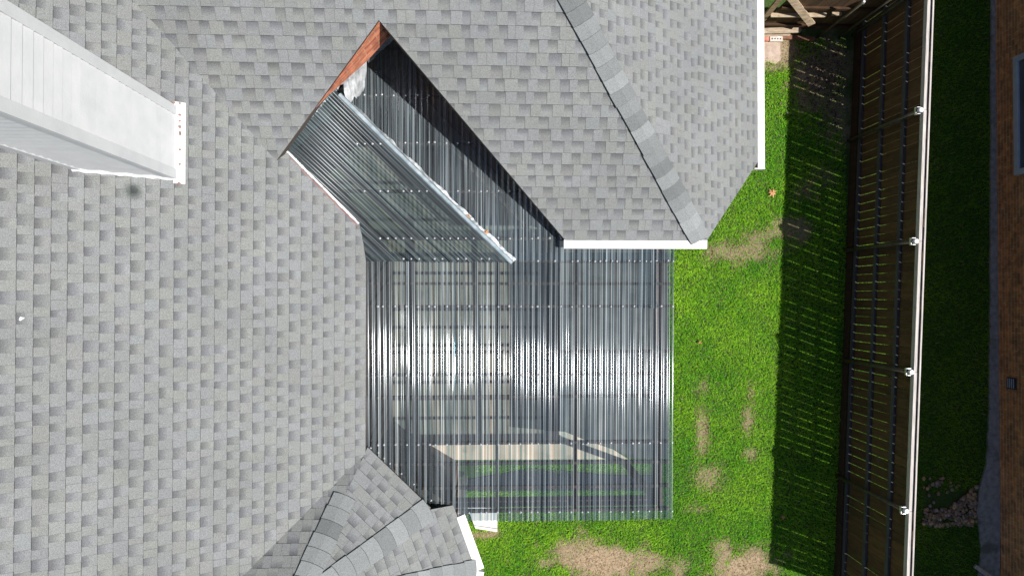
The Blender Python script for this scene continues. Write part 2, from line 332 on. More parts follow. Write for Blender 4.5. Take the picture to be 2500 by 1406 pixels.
# right slope
rE = Q(1850, 200, PR); rC0 = Q(1725, 588, PR); rC1 = Q(1840, 411, PR)
extR = (-1, rE.x, ye, 8.5)
regR = [[below(PR, PU), (-1, 0, rE.x), (0, 1, -ye), hp(rC0, rC1, (rC0.x - 1, rC0.y + 2))]]
mb = MB(); shingles(mb, PR, regR, e=.143, seed=37, off=-rE.x, extent=extR, ws=.76); tag(mb.build('roof', M['shingle'], house), 'roof slope at the top right beside the lawn')
mb = MB(); [deck(mb, PR, r, extR) for r in regR]; mb.build('roof_deck', M['deck'], house)
mb = MB(); top = Vector((hA.x + (hA.x - hB.x) * .3, hA.y + (hA.y - hB.y) * .3, 0)); hip_caps(mb, Vector((hB.x, hB.y, 0)), top, PU, PR, seed=5, e=.165, lift=.014); mb.build('hip_cap', M['shingle'], house)
# bay roof at the bottom
extB = (-4, 1.5, -7, -1.2)
big = [(1, 0, 4), (0, 1, 7)]
e1a = P(893, 1090, zb); e1b = P(1075, 1265, zb); dd = Vector((e1b.y - e1a.y, -(e1b.x - e1a.x), 0)).normalized(); dd = -dd if dd.x < 0 else dd
f1a = e1a + dd * .012; f1b = e1b + dd * .012
g2b = P(1164, 1392, 2.58); _t = Vector((PS2.gy, -PS2.gx, 0)).normalized(); _t = _t if _t.y > 0 else -_t; g2a = g2b + _t * .78
regs = {'0': (PS0, [below(PS0, PS1), (-1, 0, h1.x + .2), (-1, 0, xe - .05)], 41),
        '1': (PS1, [below(PS1, PS0), below(PS1, PS2), hp(f1a, f1b, AP), (0, -1, f1a.y + .0)], 43),
        '2': (PS2, [below(PS2, PS1), below(PS2, PS3), hp(g2a, g2b, AP), (0, -1, P(1100, 1238, 2.68).y)], 47),
        '3': (PS3, [below(PS3, PS2), hp(g2b, P(1140, 1500, 2.58), AP)], 53)}
lab = {'0': 'north facet of the bay roof beside the valley', '1': 'facet of the bay roof touching the patio cover', '2': 'facet of the bay roof above the short white gutter', '3': 'facet of the bay roof at the bottom edge'}
md = MB()
for k, (pl, hps, sd_) in regs.items():
    mb = MB(); g = Vector((pl.gx, pl.gy)); u = g / g.length; o = (f1a if k == '1' else g2b)
    shingles(mb, pl, [hps], e=.143, seed=sd_, off=Vector((o.x, o.y)).dot(u), extent=extB); tag(mb.build('roof', M['shingle'], house), lab[k])
    deck(md, pl, hps, extB, th=.018)
md.build('roof_deck', M['deck'], house)
def isect(pa, pb, u):     # point of the crest at parameter: intersect line pa=pb with hp u (nx,ny,c)
    a = np.array([[pa.gx - pb.gx, pa.gy - pb.gy], [u[0], u[1]]]); b = np.array([-(pa.c - pb.c), -u[2]]); r = np.linalg.solve(a, b); return Vector((r[0], r[1], 0))
k1 = Q(824, 1196, PS1); 
mb = MB(); lo1 = isect(PS0, PS1, (0, 1, -Q(836, 1208, PS1).y)); hip_caps(mb, lo1, Vector((AP.x, AP.y, 0)), PS0, PS1, seed=61); mb.build('hip_cap', M['shingle'], house)
mb = MB(); l2 = isect(PS1, PS2, hp(e1a, e1b, AP)); hip_caps(mb, l2, Vector((AP.x, AP.y, 0)), PS1, PS2, seed=62, e=.17); mb.build('hip_cap', M['shingle'], house)
mb = MB(); hip_caps(mb, Vector((g2b.x, g2b.y, 0)), Vector((AP.x, AP.y, 0)), PS2, PS3, seed=63); mb.build('hip_cap', M['shingle'], house)
# gutters (open U troughs with rolled lip)
def gutter(name, a, b, out, w=.105, dp=.10, label=None):
    a = Vector(a); b = Vector(b); d = (b - a).normalized(); o = Vector(out).normalized(); up = Vector((0, 0, 1)); mb = MB()
    prof = [(0, .012), (0, -dp), (w * .62, -dp), (w, -dp * .35), (w, .0), (w - .018, .006), (w - .018, -.004)]
    def ring(p): return [p + o * q[0] + up * q[1] for q in prof]
    A, B = ring(a), ring(b)
    for i in range(len(prof) - 1): mb.poly([A[i], A[i + 1], B[i + 1], B[i]])
    # gutter guard / flat cover plate that reads white from above
    mb.poly([a + up * .016 - o * .01, b + up * .016 - o * .01, b + o * (w - .006) + up * .004, a + o * (w - .006) + up * .004])
    for R_, q in ((A, a), (B, b)): mb.poly([R_[0], R_[1], R_[2], R_[3], R_[4]])
    return tag(mb.build(name, M['gutter'], house), label)
g0 = P(1377, 586, 2.96); g1 = P(1727, 586, 2.96)
gutter('gutter', (g0.x, ye, 2.94), (g1.x, ye, 2.94), (0, -1, 0), label='white gutter along the lower eave, over the patio cover')
zr = PR.z(rE.x, 0)
gr0 = P(1840, 411, zr)
gutter('gutter', (rE.x, gr0.y, zr), (rE.x, 8.5, zr), (1, 0, 0), w=.10, label='long white gutter beside the lawn')
mb = MB(); mb.box(rE.x - .06, rE.x + .1, gr0.y - .012, gr0.y + .001, zr - .1, zr + .015); mb.build('gutter_end', M['gutter'], house)
gd = Vector((g2b.y - g2a.y, -(g2b.x - g2a.x), 0)).normalized(); gd = gd if gd.x > 0 else -gd
gutter('gutter', g2a, g2b, gd, w=.105, label='short slanted white gutter on the bay')
g3 = P(1140, 1500, 2.58); gd3 = Vector((g3.y - g2b.y, -(g3.x - g2b.x), 0)).normalized(); gd3 = gd3 if gd3.x > 0 else -gd3
gutter('gutter', g2b, g3, gd3, w=.105, label='white gutter round the corner of the bay at the bottom edge')
# walls under the roofs
wn = Vector((uA.x - uB.x, uA.y - uB.y)); wn.normalize(); nrm = Vector((-wn.y, wn.x)); nrm = nrm if nrm.y > 0 else -nrm     # towards upper left
M['brick'] = brick_mat('red_brick', (wn.x, wn.y), (.50, .13, .06), (.66, .24, .12), (.50, .36, .28))
M['nbrick'] = brick_mat('neighbour_brick', (0, 1), (.66, .30, .11), (.36, .20, .10), (.60, .52, .38), rh=.07)
SB = -.012
def VP(px, py, off):            # ray hits the vertical plane of the wall line
    d = ray(px, py); o = Vector((uA.x, uA.y)) + nrm * off; t = o.dot(nrm) / Vector((d.x, d.y)).dot(nrm); return Vector((d.x * t, d.y * t, H + d.z * t))
low = [Q(770, 261, PU) - Vector((nrm.x * -SB, nrm.y * -SB, .01)), VP(800, 235, SB), VP(847, 194, SB), VP(897, 149, SB), VP(955, 85, SB)]
_e = Vector((uB.x, uB.y)) + nrm * SB; low.append(Vector((_e.x, _e.y, 3.63)))
mb = MB(); n_ = Vector((nrm.x, nrm.y, 0)) * .1
def ztop(p): return max(PU.z(p.x, p.y) + .004, p.z + .002)
for a, b in zip(low, low[1:]):
    ta, tb = Vector((a.x, a.y, ztop(a))), Vector((b.x, b.y, ztop(b)))
    mb.poly([a, b, tb, ta]); mb.poly([b + n_, a + n_, ta + n_, tb + n_]); mb.poly([a + n_, b + n_, b, a]); _d = Vector((0, 0, .16)); mb.poly([ta, tb, tb + n_ - _d, ta + n_ - _d])
tag(mb.build('wall', M['brick'], house), 'red brick wall end facing the clear roof')
mb = MB()
def wall(p, q, z0, z1a, z1b, th=.12):
    d = (Vector(q[:2]) - Vector(p[:2])).normalized(); s = Vector((-d.y, d.x)) * th / 2
    c = [Vector(p[:2]) - s, Vector(q[:2]) - s, Vector(q[:2]) + s, Vector(p[:2]) + s]; zt = [z1a, z1b, z1b, z1a]
    mb.hexa([(v.x, v.y, z0) for v in c], [(v.x, v.y, z) for v, z in zip(c, zt)])
dn = Vector((uC.x - uB.x, uC.y - uB.y)).normalized(); dr = Vector((-dn.y, dn.x)); dr = dr if dr.x > 0 else -dr
a = Vector((uB.x, uB.y)) + dr * .40 - dn * .3; b = Vector((uC.x, uC.y)) + dr * .40 - dn * .15
wall(a, b, 0, PU.z(*a) - .14, PU.z(*b) - .14)
c = Vector((rC0.x - .45, b.y)); wall(b, c, 0, 2.9, 2.9)
e_ = Vector((rE.x - .45, rC1.y + .2)); wall(c, e_, 0, 2.9, zr - .05); wall(e_, (rE.x - .45, 8.2), 0, zr - .05, zr - .05)
xw = xe - .06; wall((xw, wC.y + .2), (xw, e1a.y - .2), 0, 2.5, 2.5); wall((wA.x, wA.y), (xw, wC.y + .2), 0, 2.6, 2.5)
a = e1a + dd * .0; b = e1b + dd * .1; wall((xw, e1a.y - .2), b, 0, 2.5, 2.5); c = g2b - gd * .3; wall(b, c, 0, 2.5, 2.45); wall(c, (c.x - .2, -7), 0, 2.45, 2.45)
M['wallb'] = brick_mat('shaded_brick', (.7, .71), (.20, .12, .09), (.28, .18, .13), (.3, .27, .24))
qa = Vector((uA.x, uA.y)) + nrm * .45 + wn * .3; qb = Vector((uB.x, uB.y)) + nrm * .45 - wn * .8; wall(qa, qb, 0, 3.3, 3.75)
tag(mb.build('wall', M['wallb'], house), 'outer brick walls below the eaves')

# ------------------------------------------------------------------ white chimney chase
b0 = Q(430, 264, PL); b1 = Q(425, 431, PL); x_e = b1.x; yN = b0.y; yS = b1.y
x_w = Q(178, 410, PL).x
ch = empty('chimney', (x_e - .4, (yN + yS) / 2, PL.z(x_e, 0)), None, None); ch.parent = house; ch.matrix_parent_inverse = Matrix.Translation(house.location).inverted()
ch['label'] = 'tall white boarded chimney chase with lap siding'
def link_to(o, par):   # children of the chimney empty
    return o
_old_link = link
def link(name, me, mat, parent=None, smooth=False):
    o = bpy.data.objects.new(name, me); COL.objects.link(o)
    if mat: me.materials.append(mat)
    if smooth:
        for p in me.polygons: p.use_smooth = True
    if parent:
        o.parent = parent
        if parent.type == 'EMPTY': o.matrix_parent_inverse = Matrix.Translation(parent.location).inverted()
    return o
ZT = 7.6
zb_e = PL.z(x_e, 0) - .02; zb_w = PL.z(x_w, 0)
R = random.Random(5)
mb = MB(); z = zb_e
while z < ZT:
    t = .125; j = R.uniform(-.002, .002); c = R.uniform(.97, 1.0)
    mb.poly([(x_e + .018 + j, yS, z), (x_e + .018 + j, yN, z), (x_e + .002, yN, z + t), (x_e + .002, yS, z + t)], (c, c, c))
    mb.poly([(x_e + .002, yS, z), (x_e + .002, yN, z), (x_e + .018 + j, yN, z), (x_e + .018 + j, yS, z)], (c, c, c)); z += t
mb.build('siding', M['white'], ch)
mb = MB(); z = zb_e
while z < ZT:
    t = .125; zc = z + t; j = R.uniform(-.002, .002)
    xs = x_w if zc > zb_w else x_e - (zc - zb_e) / (zb_w - zb_e) * (x_e - x_w)
    mb.poly([(x_e, yS - .024 - j, z), (xs, yS - .024 - j, z), (xs, yS - .002, zc), (x_e, yS - .002, zc)])
    mb.poly([(x_e, yS - .002, z), (xs, yS - .002, z), (xs, yS - .024 - j, z), (x_e, yS - .024 - j, z)]); z += t
mb.build('siding', M['white'], ch)
mb = MB(); mb.box(x_w + .01, x_e - .005, yS + .005, yN - .005, 3.6, ZT); mb.build('chase_core', M['white'], ch)
mb = MB()
mb.box(x_e - .03, x_e + .028, yN - .085, yN + .02, zb_e, ZT); mb.build('corner_trim', M['white'], ch, bevel=.003)
mb = MB(); mb.box(x_e + .001, x_e + .028, yS - .028, yS + .085, zb_e, ZT); mb.box(x_e - .085, x_e + .001, yS - .028, yS - .001, zb_e, ZT); mb.build('corner_trim', M['white'], ch, bevel=.003)
mb = MB(); mb.box(x_w - .02, x_w + .07, yS - .028, yS + .02, zb_w - .1, ZT); mb.build('corner_trim', M['white'], ch, bevel=.003)
mb = MB(); mb.box(x_w - .06, x_e + .06, yS - .06, yN + .06, ZT, ZT + .05); mb.build('chimney_cap', M['white'], ch, bevel=.005)
# base flashing lying on the roof
fl = MB(); fy0 = Q(435, 449, PL).y; fy1 = Q(435, 250, PL).y
fz = lambda x: PL.z(x, 0) + .016
x2 = x_e + .105
fl.hexa([(x_e + .0, fy0, fz(x_e) - .01), (x2, fy0, fz(x2) - .01), (x2, fy1, fz(x2) - .01), (x_e, fy1, fz(x_e) - .01)], [(x_e + .0, fy0, fz(x_e) + .006), (x2, fy0, fz(x2) + .006), (x2, fy1, fz(x2) + .006), (x_e, fy1, fz(x_e) + .006)])
f_o = fl.build('flashing', M['white'], ch, bevel=.003)
mb = MB()
for (px, py) in ((441, 282), (441, 297), (441, 311), (442, 325), (442, 329), (441, 402), (441, 367), (430, 449), (440, 449), (425, 252), (441, 254)):
    c = Q(px, py, PL); r_ = R.uniform(.009, .018); z_ = fz(c.x) + .0075
    pts = [(c.x + math.cos(k) * r_ * R.uniform(.6, 1.2), c.y + math.sin(k) * r_ * R.uniform(.7, 1.4), z_) for k in np.linspace(0, 5.6, 8)]
    mb = MB(); mb.poly([(p[0], p[1], fz(p[0]) + .0085) for p in pts]); mb.build('rust_spot', M['rust'], ch)
# wavy base flashing along the south face
mb = MB(); n = 18
for i in range(n):
    xa = x_e + (x_w - x_e) * i / n; xb = x_e + (x_w - x_e) * (i + 1) / n
    wa = .012 + .012 * math.sin(i * 1.1) ** 2; wb_ = .012 + .012 * math.sin((i + 1) * 1.1) ** 2
    mb.poly([(xa, yS - .03 - wa, PL.z(xa, 0) + .012), (xb, yS - .03 - wb_, PL.z(xb, 0) + .012), (xb, yS - .012, PL.z(xb, 0) + .05), (xa, yS - .012, PL.z(xa, 0) + .05)])
mb.build('flashing', M['white'], ch)

# ------------------------------------------------------------------ patio cover
patio = empty('patio_cover', (.5, -1.2, 0), 'clear corrugated plastic patio roof screwed to wooden purlins', 'patio cover')
PT = .0775
axL = Vector((1, 0))
M['sheet'] = sheet_mat('clear_corrugated_sheet', (.44, .545, .58), (1, 0), .11)
M['sheet_up'] = sheet_mat('clear_corrugated_sheet_upper', (.42, .54, .60), (1, 0), .17)
xR = P(1643, 900, MZ(-1)).x; yB = P(1300, 1268, MZ(-3)).y; yJ = P(1000, 637, MZ(.5)).y
jit = [(rng.uniform(-1, 1), rng.uniform(0, 6.28), rng.uniform(.7, 1.6)) for _ in range(400)]
def bisect(o, cuts):
    me = o.data; bm = bmesh.new(); bm.from_mesh(me)
    for (nx, ny, c) in cuts:
        bmesh.ops.bisect_plane(bm, geom=bm.verts[:] + bm.edges[:] + bm.faces[:], plane_co=(-nx * c, -ny * c, 0), plane_no=(nx, ny, 0), clear_inner=True)
    bm.to_mesh(me); bm.free(); me.update()
def notch(o, ysplit, up_cut, lo_cut):      # different left edges above and below y = ysplit
    me = o.data; bm = bmesh.new(); bm.from_mesh(me)
    bmesh.ops.bisect_plane(bm, geom=bm.verts[:] + bm.edges[:] + bm.faces[:], plane_co=(0, ysplit, 0), plane_no=(0, 1, 0))
    for (nx, ny, c), up in ((up_cut, True), (lo_cut, False)):
        fs = [f for f in bm.faces if (f.calc_center_median().y > ysplit) == up]; es = list({e for f in fs for e in f.edges}); vs = list({v for f in fs for v in f.verts})
        bmesh.ops.bisect_plane(bm, geom=vs + es + fs, plane_co=(-nx * c, -ny * c, 0), plane_no=(nx, ny, 0))
        kill = [f for f in bm.faces if (f.calc_center_median().y > ysplit) == up and nx * f.calc_center_median().x + ny * f.calc_center_median().y + c < 0]
        bmesh.ops.delete(bm, geom=kill, context='FACES')
    bm.to_mesh(me); bm.free(); me.update()
    for p in me.polygons: p.use_smooth = True
def corr(name, org, ax, al, t0, t1, s0_, s1_, zf, mat, cuts=(), amp=.0085, step=.12, nper=10, wob=1.0):
    # ax across, al along; z = zf(x,y) + wave
    nt = max(2, int((t1 - t0) / PT * nper)); ns = max(2, int((s1_ - s0_) / step))
    T = np.linspace(t0, t1, nt + 1); Sx = np.linspace(s0_, s1_, ns + 1); v = []
    for t in T:
        i = int(math.floor(t / PT + 100)); j = jit[i % 400]
        i2 = jit[(i + 1) % 400]; fr = (t / PT + 100) % 1
        for s in Sx:
            x = org[0] + ax[0] * t + al[0] * s; y = org[1] + ax[1] * t + al[1] * s
            w1 = j[0] * math.sin(s * 6.0 * j[2] / 1.2 + j[1]); w2 = i2[0] * math.sin(s * 6.0 * i2[2] / 1.2 + i2[1])
            ff = fr * fr * (3 - 2 * fr)
            v.append((x, y, zf(x, y) + amp * math.cos(2 * math.pi * t / PT) + wob * .0026 * (w1 * (1 - ff) + w2 * ff)))
    n1 = ns + 1; f = [(a * n1 + b, (a + 1) * n1 + b, (a + 1) * n1 + b + 1, a * n1 + b + 1) for a in range(nt) for b in range(ns)]
    me = bpy.data.meshes.new(name); me.from_pydata(v, [], f); me.update()
    o = link(name, me, mat, patio, True)
    if cuts:
        bisect(o, cuts)
        for p in o.data.polygons: p.use_smooth = True
    return o
x0 = xe - .015
cutBL = hp(P(893, 1090, MZ(-2)), P(1075, 1266, MZ(-3)), (1, 0))
npan = 7; pw = (xR - x0) / npan
for i in range(npan):
    zo = .0022 * (i % 2)
    corr('roof_panel', (x0, 0), (1, 0), (0, 1), i * pw - (.03 if i else 0), (i + 1) * pw, yB - rng.uniform(0, .02), yJ + .12, lambda x, y: MZ(y) + zo - .005 * (x - .5) * y, M['sheet'], [cutBL] if i < 3 else ())
# upper panels, running under the upper roof up to the brick wall
wlo = Vector((uA.x, uA.y)) + nrm * .30; wlo2 = Vector((uB.x, uB.y)) + nrm * .30
cutW = hp(wlo, wlo2, (1, 0))
def KZ(x, y):      # height of the slanted strip
    c = .07 + .075 * math.exp(-(x + 1.2) * 1.22) if x > -3 else .75; return MZ(y) + .02 + max(0, y - yJ) * c
rD = P(838, 243, 3.12); rC = P(1247, 638, MZ(yJ) + .03); rdir = Vector((rC.x - rD.x, rC.y - rD.y)).normalized(); rac = Vector((rdir.y, -rdir.x)); rac = rac if rac.x < 0 else -rac    # across, to the lower left
cutR = hp(rD, rC, (2, 2))
dk = hp(Vector((uB.x, uB.y)) + dr * .33, Vector((uC.x, uC.y)) + dr * .33, (-1, -1))
y_top = 4.3
for i in range(-1, npan):
    zo = .0022 * (i % 2) + .012
    cuts = [cutR, cutW] + ([dk] if i < 5 else [])
    ytop = y_top if i < 5 else ye + .4
    corr('roof_panel', (x0, 0), (1, 0), (0, 1), i * pw - (.03 if i != -1 else 1.2), (i + 1) * pw, yJ, ytop, lambda x, y: MZ(y) + zo, M['sheet_up'], cuts)
xq = P(1553, 700, MZ(0)).x; xq2 = P(1602, 700, MZ(0)).x; yq = P(1600, 753, MZ(0)).y
corr('roof_panel', (x0, 0), (1, 0), (0, 1), xq - x0, xq2 - x0, yq, yJ + .3, lambda x, y: MZ(y) + .02, M['sheet'], amp=.0095)['label'] = 'short extra piece of clear sheet lapped over the right side'
# slanted strip left of the ridge
M['sheet2'] = sheet_mat('clear_corrugated_sheet_slanted', (.25, .35, .35), (rac.x, rac.y), .10, r1=.3, gl=.8)
a_ = P(697, 362, 3.42); b_ = P(879, 545, 2.88); c_ = P(893, 636, MZ(yJ) + .03)
cutsL = [hp(a_, b_, (1, 1)), hp(b_, c_, (1, 0)), (0, 1, -yJ + .01), cutW]
Lw = 2.9; nL = 5
for i in range(nL):
    zo = .003 * (i % 2)
    o = corr('roof_panel', (rD.x, rD.y), rac, rdir, i * Lw / nL - (.02 if i else 0), (i + 1) * Lw / nL, -1.6, 3.2, lambda x, y: KZ(x, y) + zo, M['sheet2'], cutsL[2:], wob=.6)
    notch(o, b_.y, cutsL[0], cutsL[1])
    if len(o.data.polygons) == 0: bpy.data.objects.remove(o)
# ridge cap, crinkled tape drop
def along(t, off=0): p = Vector((rD.x, rD.y)) + rdir * t - rac * off; return p
RL = (Vector((rC.x, rC.y)) - Vector((rD.x, rD.y))).length + .03
mb = MB(); n = 26
for i in range(n):
    ta, tb = RL * i / n, RL * (i + 1) / n
    rows = []
    for t in (ta, tb):
        r = []
        for off, dz in ((-.032, .012), (-.02, .03), (0, .036), (.016, .026), (.026, .0)):
            p = along(t, off); r.append(Vector((p.x, p.y, KZ(*along(t, 0)) + dz)))
        rows.append(r)
    for j in range(4): mb.poly([rows[0][j], rows[0][j + 1], rows[1][j + 1], rows[1][j]])
M['ridge'] = noise_mat('clear_ridge_cap', (.22, .28, .31), (.42, .49, .52), 12, rough=.25, bump=.2, bscale=20)
mb.build('ridge_cap', M['ridge'], patio, True)
mb = MB(); n = 90; R = random.Random(9); prev = None
for i in range(n + 1):
    t = -.34 + (RL + .34) * i / n; wdt = .022 + .012 * R.random() + .010 * math.sin(i * .5)
    p0 = along(t, .024); p1 = along(t, .04); p2 = along(t, .04 + wdt)
    cur = [Vector((p0.x, p0.y, KZ(*along(t, 0)) + .02)), Vector((p1.x, p1.y, max(MZ(p1.y) + .04, KZ(*along(t, 0)) * .5 + MZ(p1.y) * .5) + R.uniform(-.01, .01))), Vector((p2.x, p2.y, MZ(p2.y) + .026 + R.uniform(0, .012)))]
    if prev:
        for j in range(2): mb.poly([prev[j], prev[j + 1], cur[j + 1], cur[j]])
    prev = cur
M['tape2'] = noise_mat('ridge_closure_strip', (.30, .34, .36), (.75, .78, .80), 14, rough=.35, bump=.4, bscale=24, lo=.40, hi=.62, bdist=.01)
mb.build('closure_strip', M['tape2'], patio)
# foil tape against the brick wall
def foil(pts, zoff, name, mat, nn=14, rag=.03, seed=1, lab_=None):
    R = random.Random(seed); mb = MB(); (a, b, c, d) = pts    # a-b wall side, d-c lower side
    g = [[None] * 5 for _ in range(nn + 1)]
    for i in range(nn + 1):
        u_ = i / nn; A_ = a.lerp(b, u_); D_ = d.lerp(c, u_)
        for j in range(5):
            p = A_.lerp(D_, j / 4 * (1 + (R.uniform(-rag, rag) * 3 if j == 4 else 0))); g[i][j] = p + Vector((R.uniform(-.008, .008), R.uniform(-.008, .008), R.uniform(-.012, .014) + zoff))
    for i in range(nn):
        for j in range(4): mb.poly([g[i][j], g[i + 1][j], g[i + 1][j + 1], g[i][j + 1]])
    o = mb.build(name, mat, patio)
    if lab_: o['label'] = lab_
    return o
za = lambda p, q, z: P(p, q, z)
foil([za(893, 143, 3.3), za(955, 84, 3.25), za(962, 97, 2.98), za(900, 156, 3.0)], 0, 'wall_flashing', noise_mat('dark_flashing', (.10, .11, .13), (.42, .45, .50), 26, rough=.4, bump=1, bscale=40, metal=.3, bdist=.03), seed=2)
foil([za(836, 190, 3.32), za(896, 140, 3.25), za(893, 216, 2.93), za(848, 262, 3.10)], .02, 'foil_tape', M['tape'], seed=3, lab_='crinkled silver tape sealing the top of the ridge')
foil([za(699, 352, 3.46), za(842, 190, 3.34), za(846, 195, 3.28), za(702, 357, 3.42)], .01, 'foil_tape', M['tape'], nn=30, seed=4)
# left edge flashing of the slanted strip
mb = MB(); a3 = Vector((a_.x, a_.y, KZ(a_.x, a_.y))); b3 = Vector((b_.x, b_.y, KZ(b_.x, b_.y)))
mb.bar(a3 + Vector((-.01, -.01, .022)), b3 + Vector((-.01, -.01, .022)), .024, .012); mb.build('edge_trim', M['tape'], patio)
mb = MB(); mb.bar(a3 + Vector((-.035, -.035, -.0)), b3 + Vector((-.03, -.03, -.0)), .02, .06); mb.build('edge_board', noise_mat('pink_primed_wood', (.20, .11, .10), (.30, .18, .17), 10, rough=.9), patio)
# grey ledge of flashing seen through the strip beside the brick wall
mb = MB(); p_ = [P(712, 372, 3.25), P(700, 352, 3.25), P(842, 205, 2.97), P(850, 240, 2.93)]
mb.hexa([q - Vector((0, 0, .03)) for q in p_], p_); mb.build('wall_ledge', noise_mat('ledge_metal', (.16, .16, .155), (.26, .26, .25), 8, rough=.8), patio)
# purlins
def purlin(py, xa, xb, z_off=-.045, w=.038, h=.085, name='purlin'):
    y = P(1250, py, MZ(0)).y
    y = P(1250, py, MZ(y)).y; mb = MB(); zt = MZ(y) + z_off
    mb.box(xa, xb, y - w / 2, y + w / 2, zt - h, zt); return mb.build(name, M['purlin'], patio, bevel=.003), y
lx = x0 + .03
pur = {}
for py in (692, 748, 860, 915, 970, 1083, 1133, 1192, 1250):
    xa = lx
    if py > 1083: xa = P(893 + (py - 1090) * 1.04 + 20, py, 2.6).x
    pur[py] = purlin(py, xa, xR - .02)[1]
for py in (120, 237, 351, 467, 582, 637):
    y = P(1250, py, MZ(2)).y
    f = lambda q: q[0] + (q[1] - q[0]) * 0
    # span between the left edge/wall line and the slanted rake wall
    nx, ny, c = cutW; xl = (-(ny * y + c) / nx); nx, ny, c = cutsL[0]; xl = max(xl, -(ny * y + c) / nx) + .04; xl = max(xl, lx if y < b_.y else -9)
    nx, ny, c = dk; xr_ = -(ny * y + c) / nx - .04
    if py >= 582: xr_ = xR - .02
    pur[py] = purlin(py, xl, xr_)[1]
# rafters and header under the purlins
for px in (995, 1213, 1405, 1612):
    x = P(px, 900, 2.5).x; mb = MB(); ya = yB + .10 if px > 1075 else P(995, 1170, 2.5).y; yb2 = yJ + .4
    mb.hexa([(x - .019, ya, MZ(ya) - .24), (x + .019, ya, MZ(ya) - .24), (x + .019, yb2, MZ(yb2) - .24), (x - .019, yb2, MZ(yb2) - .24)], [(x - .019, ya, MZ(ya) - .10), (x + .019, ya, MZ(ya) - .10), (x + .019, yb2, MZ(yb2) - .10), (x - .019, yb2, MZ(yb2) - .10)])
    mb.build('rafter', M['purlin'], patio)
mb = MB(); mb.bar(P(925, 172, 2.74), P(1305, 575, 2.66), .045, .14); mb.build('rafter', M['purlin'], patio)
mb = MB(); mb.box(P(1090, 1250, 2.4).x, xR - .05, yB + .10, yB + .19, 2.14, MZ(yB) - .245); mb.build('header_beam', M['purlin'], patio)
for x, y in ((xR - .12, yB + .145), (xR - .12, .9)):
    mb = MB(); mb.box(x - .045, x + .045, y - .045, y + .045, 0, 2.14); mb.build('post', M['purlin'], patio, bevel=.004)
mb = MB(); mb.box(xR - .165, xR - .075, yB + .19, ye + .35, 2.16, 2.38); mb.build('side_beam', M['purlin'], patio)
# screws
base = MB(); prof = [(.0125, 0), (.0125, .003), (.0065, .006), (.0065, .011), (.004, .0135)]
nn = 10; ring = [[(r * math.cos(2 * math.pi * k / nn), r * math.sin(2 * math.pi * k / nn), z) for k in range(nn)] for r, z in prof]
for a in range(len(ring) - 1):
    for k in range(nn): base.poly([ring[a][k], ring[a][(k + 1) % nn], ring[a + 1][(k + 1) % nn], ring[a + 1][k]])
base.poly(ring[-1])
sc0 = base.build('screw', M['screw'], patio); sc0.scale = (1.0, 1.0, 1.0); pinv = sc0.matrix_parent_inverse.copy()
spots = []
pat = (0, 1, 3, 5, 6, 8)           # ribs that carry a screw, uneven like the photo
def ribx(i): return x0 + i * PT
nr = int((xR - x0) / PT)
for py in (748, 915, 1083, 1250):
    y = pur[py]
    for i in range(nr + 1):
        if (i % 9) in ((0, 2, 3, 5, 7)):
            x = ribx(i)
            if x > xR - .01: continue
            nx, ny, c = cutBL
            if nx * x + ny * y + c < .06: continue
            spots.append((x + rng.uniform(-.006, .006), y + rng.uniform(-.006, .006), MZ(y) + .0115 - .005 * (x - .5) * y))
for (px, py) in ((905, 1093), (924, 1104), (938, 1118), (952, 1131), (980, 1156), (1010, 1182), (1052, 1222)):
    p = P(px, py, MZ(-2.5)); spots.append((p.x, p.y, MZ(p.y) + .0115 - .005 * (p.x - .5) * p.y))
for py, lo_px in ((120, 935), (237, 870), (351, 975), (467, 1110), (582, 1215), (637, 1300)):
    y = pur[py]; xa = P(lo_px, py, MZ(y)).x
    for i in range(nr + 1):
        x = ribx(i)
        if x < xa or ((i % 9) not in (0, 2, 3, 5, 7) and py < 600) or (py > 600 and i % 7 == 3): continue
        if py > 600 and x < P(1390, 600, MZ(y)).x and i % 3: continue
        nx, ny, c = dk
        if nx * x + ny * y + c < .3 and py < 590: continue
        if x > xR - .01: continue
        spots.append((x + rng.uniform(-.006, .006), y + rng.uniform(-.006, .006), MZ(y) + .0225))
for py in (351, 467, 582, 632):
    for px in range(700, 1240, 19):
        p = P(px + rng.uniform(-6, 6), py, 2.95); z = KZ(p.x, p.y); p = P(px, py, z)
        ok = all(nx * p.x + ny * p.y + c > .05 for nx, ny, c in cutsL[:2] + cutsL[3:]) and (cutR[0] * p.x + cutR[1] * p.y + cutR[2]) < -.08
        if ok and rng.random() < .75: spots.append((p.x, p.y, KZ(p.x, p.y) + .0105))
spots.sort(key=lambda q: -q[2])
first = [q for q in spots if q[1] < 3.2]; random.Random(1).shuffle(first); solo, rest = first[:100], first[100:]
sc0.location = solo[0]
for q in solo[1:]:
    o = sc0.copy(); COL.objects.link(o); o.location = q
if rest:
    mb = MB()
    for q in rest:
        for f in base.f: mb.poly([(base.v[k][0] * 1.15 + q[0], base.v[k][1] * 1.15 + q[1], base.v[k][2] * 1.15 + q[2]) for k in f])
    mb.build('screw', M['screw'], patio)['kind'] = 'stuff'
# little grey bracket on the brick wall
mb = MB(); pB = [P(862, 132, 3.62), P(872, 128, 3.62), P(874, 140, 3.5), P(856, 150, 3.5)]
mb.hexa([q - Vector((0, 0, .02)) for q in pB], pB); o = mb.build('vent_flashing', M['steel'], house)

